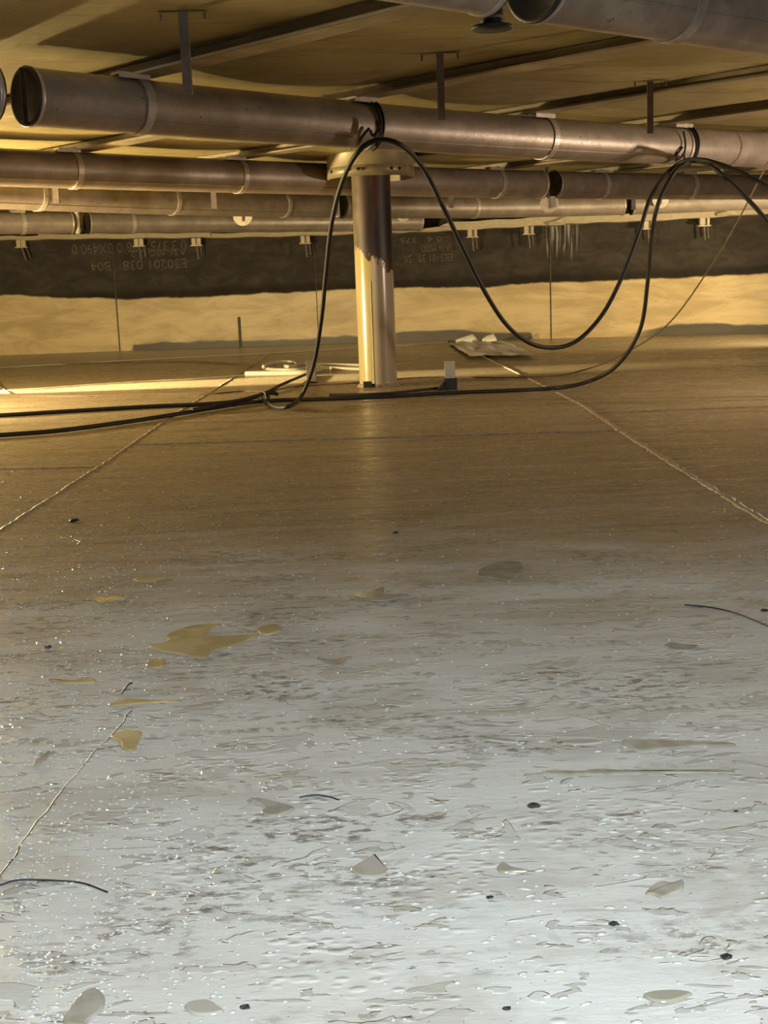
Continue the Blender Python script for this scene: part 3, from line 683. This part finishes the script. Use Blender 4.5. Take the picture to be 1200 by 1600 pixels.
# ------------------------------------------------------------------ white sheet
cn = [onz(701, 539), onz(784, 537), onz(842, 560), onz(733, 561)]
t = thing('white_sheet', 'rumpled white sheet lying on the floor by the shell, right of the column', 'sheet', (cn[0] + cn[2]) / 2)
mb = MB(); N = 22; vs = []
for j in range(N + 1):
    for i in range(N + 1):
        u, v = i / N, j / N; p = cn[0].lerp(cn[1], u).lerp(cn[3].lerp(cn[2], u), v)
        e = 0 if 0 < i < N and 0 < j < N else 1
        p = p + Vector((.03 * mnoise.noise(Vector((u * 9, v * 9, 1))), .06 * mnoise.noise(Vector((u * 9, v * 9, 5))), .045 + .022 * mnoise.noise(Vector((u * 6, v * 5, 9))) - .008 * e)); vs.append(p)
mb.add(vs, [(j * (N + 1) + i, j * (N + 1) + i + 1, (j + 1) * (N + 1) + i + 1, (j + 1) * (N + 1) + i) for j in range(N) for i in range(N)], True)
mb.build('sheet', sheet_m, t)
for (a, b, c_, d_) in (((712, 531), (723, 527), (738, 522), (746, 530)), ((753, 530), (760, 525), (771, 521), (776, 530))):
    Y = cn[0].y - .25
    P = [ony(*a, Y), ony(*b, Y + .03), ony(*c_, Y + .1), ony(*d_, Y + .1)]
    mb = MB(); lo = Vector((0, .22, 0)); base = [Vector((p.x, p.y, .02)) for p in P]
    mb.add([P[0], P[1], P[2], P[3]] + [Vector((P[0].x, Y + .3, .02)), Vector((P[1].x + .02, Y + .32, .03)), Vector((P[2].x + .03, Y + .3, .03)), Vector((P[3].x, Y + .25, .02))] + base,
           [(0, 1, 5, 4), (1, 2, 6, 5), (2, 3, 7, 6), (8, 9, 1, 0), (9, 10, 2, 1), (10, 11, 3, 2)], True)
    mb.build('raised_fold', white_m, t)

# ------------------------------------------------------------------ puddles
def puddle(poly, label, h=.0035, mat=None, sub=4):
    P = [onz(x, y, 0) for x, y in poly]; n = len(P); Q = []
    Pc = P + [P[0]]
    QQ = [P[-1]] + P + [P[0], P[1]]
    for i in range(1, n + 1):
        a, b, c, d = QQ[i - 1], QQ[i], QQ[i + 1], QQ[i + 2]
        for k in range(sub):
            tt = k / sub; Q.append(.5 * ((2 * b) + (c - a) * tt + (2 * a - 5 * b + 4 * c - d) * tt * tt + (3 * b - a - 3 * c + d) * tt ** 3))
    area_ = sum(Q[i].x * Q[(i + 1) % len(Q)].y - Q[(i + 1) % len(Q)].x * Q[i].y for i in range(len(Q)))
    if area_ < 0: Q.reverse()
    size = math.sqrt(abs(area_) / 2); ins = min(.008, size * .08); m = len(Q); lv = []
    for f_, z in ((0, .0005), (.35, h * .6), (1, h)):
        for i in range(m):
            tn = (Q[(i + 1) % m] - Q[i - 1]); tn = tn.normalized() if tn.length > 1e-6 else Vector((1, 0, 0)); nn = Vector((-tn.y, tn.x, 0))
            lv.append(Q[i] + nn * ins * f_ + Vector((0, 0, z)))
    mb = MB(); mb.add(lv, [(r * m + i, r * m + (i + 1) % m, (r + 1) * m + (i + 1) % m, (r + 1) * m + i) for r in range(2) for i in range(m)] + [tuple(2 * m + i for i in range(m))], True)
    o = mb.build('puddle', mat or water_m); mb = None
    o.data.polygons[-1].use_smooth = False
    tag(o, label, 'puddle', 'puddles on the floor'); return o
puddle([(230, 1009), (262, 1003), (260, 992), (300, 978), (345, 976), (322, 990), (350, 994), (404, 992), (372, 1008), (335, 1018), (318, 1030), (285, 1024), (250, 1018)], 'largest yellow puddle, pointed at both ends, left of centre', mat=yellow_puddle_m)
puddle([(404, 981), (432, 976), (440, 985), (420, 993), (405, 990)], 'small yellow patch of water just right of the largest yellow puddle', mat=yellow_puddle_m)
puddle([(230, 1036), (245, 1030), (258, 1033), (256, 1042), (240, 1045), (229, 1042)], 'small round yellow patch of water just below the largest yellow puddle', mat=yellow_puddle_m)
puddle([(135, 937), (150, 933), (165, 935), (180, 932), (198, 936), (175, 939), (160, 943), (148, 939)], 'small pale orange puddle at left, above the largest yellow puddle', mat=yellow_puddle_m)
puddle([(76, 1063), (92, 1062), (112, 1064), (130, 1060), (148, 1061), (147, 1068), (120, 1069), (95, 1069)], 'flat yellow puddle at far left below the largest yellow puddle', mat=yellow_puddle_m)
puddle([(170, 1101), (195, 1093), (230, 1094), (286, 1097), (240, 1099), (200, 1102), (175, 1104)], 'long thin yellow puddle with a tail, left side', mat=yellow_puddle_m)
puddle([(172, 1153), (184, 1145), (205, 1142), (222, 1144), (217, 1160), (208, 1174), (190, 1171), (186, 1160)], 'squarish yellow puddle at left, lowest of the yellow ones', mat=yellow_puddle_m)
puddle([(207, 905), (222, 903), (238, 905), (252, 902), (264, 902), (250, 907), (238, 910), (218, 910)], 'small bright puddle highest at left, above the pale orange one', mat=yellow_puddle_m)
puddle([(55, 1190), (70, 1180), (78, 1175), (70, 1190), (52, 1200)], 'small tan puddle near the left edge beside the droplets')
puddle([(972, 1158), (990, 1156), (1035, 1157), (1090, 1159), (1143, 1161), (1145, 1167), (1100, 1168), (1040, 1172), (1005, 1177), (985, 1171)], 'long brown puddle at right, upper and widest of the pair')
puddle([(845, 1208), (862, 1204), (905, 1205), (935, 1202), (975, 1204), (1030, 1205), (1070, 1204), (1150, 1207), (1090, 1209), (1040, 1210), (970, 1212), (900, 1213), (860, 1213)], 'very long thin brown puddle at right, lower of the pair')
puddle([(878, 1161), (895, 1157), (925, 1157), (943, 1161), (925, 1164), (895, 1165)], 'short brown puddle left of the long widest one')
puddle([(740, 1152), (760, 1152), (795, 1156), (812, 1162), (785, 1161), (755, 1157)], 'thin pointed grey puddle right of centre, near the middle of the floor')
puddle([(548, 1360), (560, 1350), (578, 1340), (586, 1336), (596, 1346), (606, 1358), (604, 1368), (585, 1373), (562, 1371)], 'teardrop puddle in the bright foreground, just left of centre')
puddle([(388, 1250), (405, 1248), (430, 1253), (460, 1262), (450, 1271), (425, 1277), (408, 1272), (410, 1262)], 'grey wedge puddle in the bright foreground above the teardrop one')
puddle([(575, 925), (600, 917), (602, 928), (640, 930), (600, 940), (560, 936), (550, 930)], 'dark puddle at the middle of the floor')
puddle([(748, 890), (770, 880), (795, 878), (818, 880), (816, 895), (800, 908), (770, 904), (745, 901)], 'brown patch of water right of centre, farthest of the puddles')
puddle([(1038, 1008), (1050, 1005), (1070, 1008), (1092, 1009), (1085, 1017), (1058, 1018), (1044, 1014)], 'brown puddle toward the right edge, above the two long ones')
puddle([(495, 1029), (520, 1031), (550, 1026), (540, 1037), (530, 1042), (515, 1038)], 'small tan puddle right of the largest yellow one')
puddle([(776, 1358), (786, 1348), (800, 1356), (826, 1363), (805, 1364), (785, 1365)], 'small grey puddle right of the teardrop puddle')
puddle([(98, 1600), (110, 1575), (128, 1552), (150, 1545), (164, 1560), (160, 1580), (140, 1596), (130, 1606)], 'beige puddle touching the bottom edge at left')
puddle([(288, 1574), (300, 1566), (325, 1564), (340, 1572), (350, 1582), (325, 1588), (300, 1586)], 'oval beige puddle at the bottom, left of centre')
puddle([(1005, 1556), (1025, 1550), (1060, 1549), (1082, 1555), (1050, 1567), (1020, 1566)], 'beige puddle near the bottom right corner')
puddle([(1008, 1398), (1018, 1386), (1032, 1378), (1050, 1380), (1068, 1377), (1066, 1392), (1050, 1399), (1035, 1405), (1022, 1400)], 'muddy beige puddle in the foreground at right')

# black grit lumps
def lump(px, py, s, label):
    c = onz(px, py, 0); bm = bmesh.new(); bmesh.ops.create_icosphere(bm, subdivisions=2, radius=1)
    mb = MB(); k = random.random() * 50
    vs = [(c.x + v.co.x * s * (1.25 + .6 * mnoise.noise(v.co * 1.3 + Vector((k, 0, 0)))), c.y + v.co.y * s * (.8 + .5 * mnoise.noise(v.co * 1.6 + Vector((k, 4, 0)))), max(0, (v.co.z + .6) * s * (.5 + .3 * mnoise.noise(v.co * 2 + Vector((k, 9, 0)))))) for v in bm.verts]
    mb.add(vs, [tuple(v.index for v in f.verts) for f in bm.faces]); bm.free()
    tag(mb.build('grit_lump', grit_m), label, 'debris', 'black lumps on the floor')
lump(834, 1261, .0085, 'black lump on the pale floor below the two long brown puddles')
lump(116, 815, .014, 'black lump on the floor at left, below the hoses')
lump(383, 1575, .005, 'small black lump near the bottom edge, right of the oval beige puddle')
lump(1150, 1268, .003, 'tiny black speck near the right edge')
lump(1135, 1497, .006, 'black lump low at right edge of the muddy area')
lump(792, 1577, .004, 'tiny black lump near the bottom edge, right of centre')
lump(960, 1445, .005, 'black lump in the foreground below the muddy beige puddle')
lump(765, 1403, .004, 'small black lump right of the teardrop puddle')
lump(75, 1012, .007, 'dark lump at far left beside the largest yellow puddle')
lump(618, 833, .008, 'dark lump at the middle of the floor, beyond the puddles')
lump(1195, 955, .008, 'dark lump at the right edge of the floor')

# stray bent wire and thin stick
def stick(pts, r, label):
    P = smoothpath([onz(x, y, r) for x, y in pts], 6); mb = MB(); mb.tube(P, r, 6)
    tag(mb.build('wire_scrap', grit_m), label, 'debris', 'dark scraps on the floor')
stick([(190, 1083), (200, 1070), (206, 1067)], .0018, 'short dark scrap on the floor below the largest yellow puddle')
stick([(468, 1246), (490, 1242), (515, 1245), (530, 1250)], .0012, 'curved black scrap in the foreground above the teardrop puddle')
stick([(1070, 945), (1110, 949), (1150, 958), (1200, 978)], .0018, 'long thin dark wire scrap at the right edge of the floor')
stick([(0, 1383), (30, 1375), (90, 1376), (130, 1380), (168, 1394)], .0014, 'long dark ragged scrap at the left edge of the foreground')

# ------------------------------------------------------------------ beads of water (uncountable)
mb = MB(); rnd = random.Random(3)
ICO = bmesh.new(); bmesh.ops.create_icosphere(ICO, subdivisions=1, radius=1)
IV = [v.co.copy() for v in ICO.verts]; IFc = [tuple(v.index for v in f.verts) for f in ICO.faces]; ICO.free()
def bead(x, y, sx, sy, h):
    a = rnd.uniform(-.5, .5); ca, sa = math.cos(a), math.sin(a)
    mb.add([(x + (v.x * sx) * ca - (v.y * sy) * sa, y + v.x * sx * sa + v.y * sy * ca, max(-.0005, v.z * h)) for v in IV], IFc, True)
for i in range(4200):
    y = 1.0 + 5.2 * rnd.random() ** 1.5; half = y * .345
    x = -half + abs(rnd.gauss(0, .30)) * half * (1.0 if y < 5 else .6)
    if rnd.random() < .3: x = rnd.uniform(-half, half)
    s = rnd.uniform(.0012, .0034) * (.8 + y * .12); bead(x, y, s * rnd.uniform(1, 1.5), s, s * .55)
for i in range(420):
    y = 1.0 + 1.1 * rnd.random(); half = y * .36; x = rnd.uniform(-half, half)
    if mnoise.noise(Vector((x * 3.5, y * 3.5, 0))) < -.05: continue
    s = rnd.uniform(.0025, .006); bead(x, y, s * rnd.uniform(1, 2.2), s * rnd.uniform(.5, .9), .0016)
o = mb.build('water_beads', drop_m); tag(o, 'beads of water scattered over the wet floor', 'water', kind='stuff')
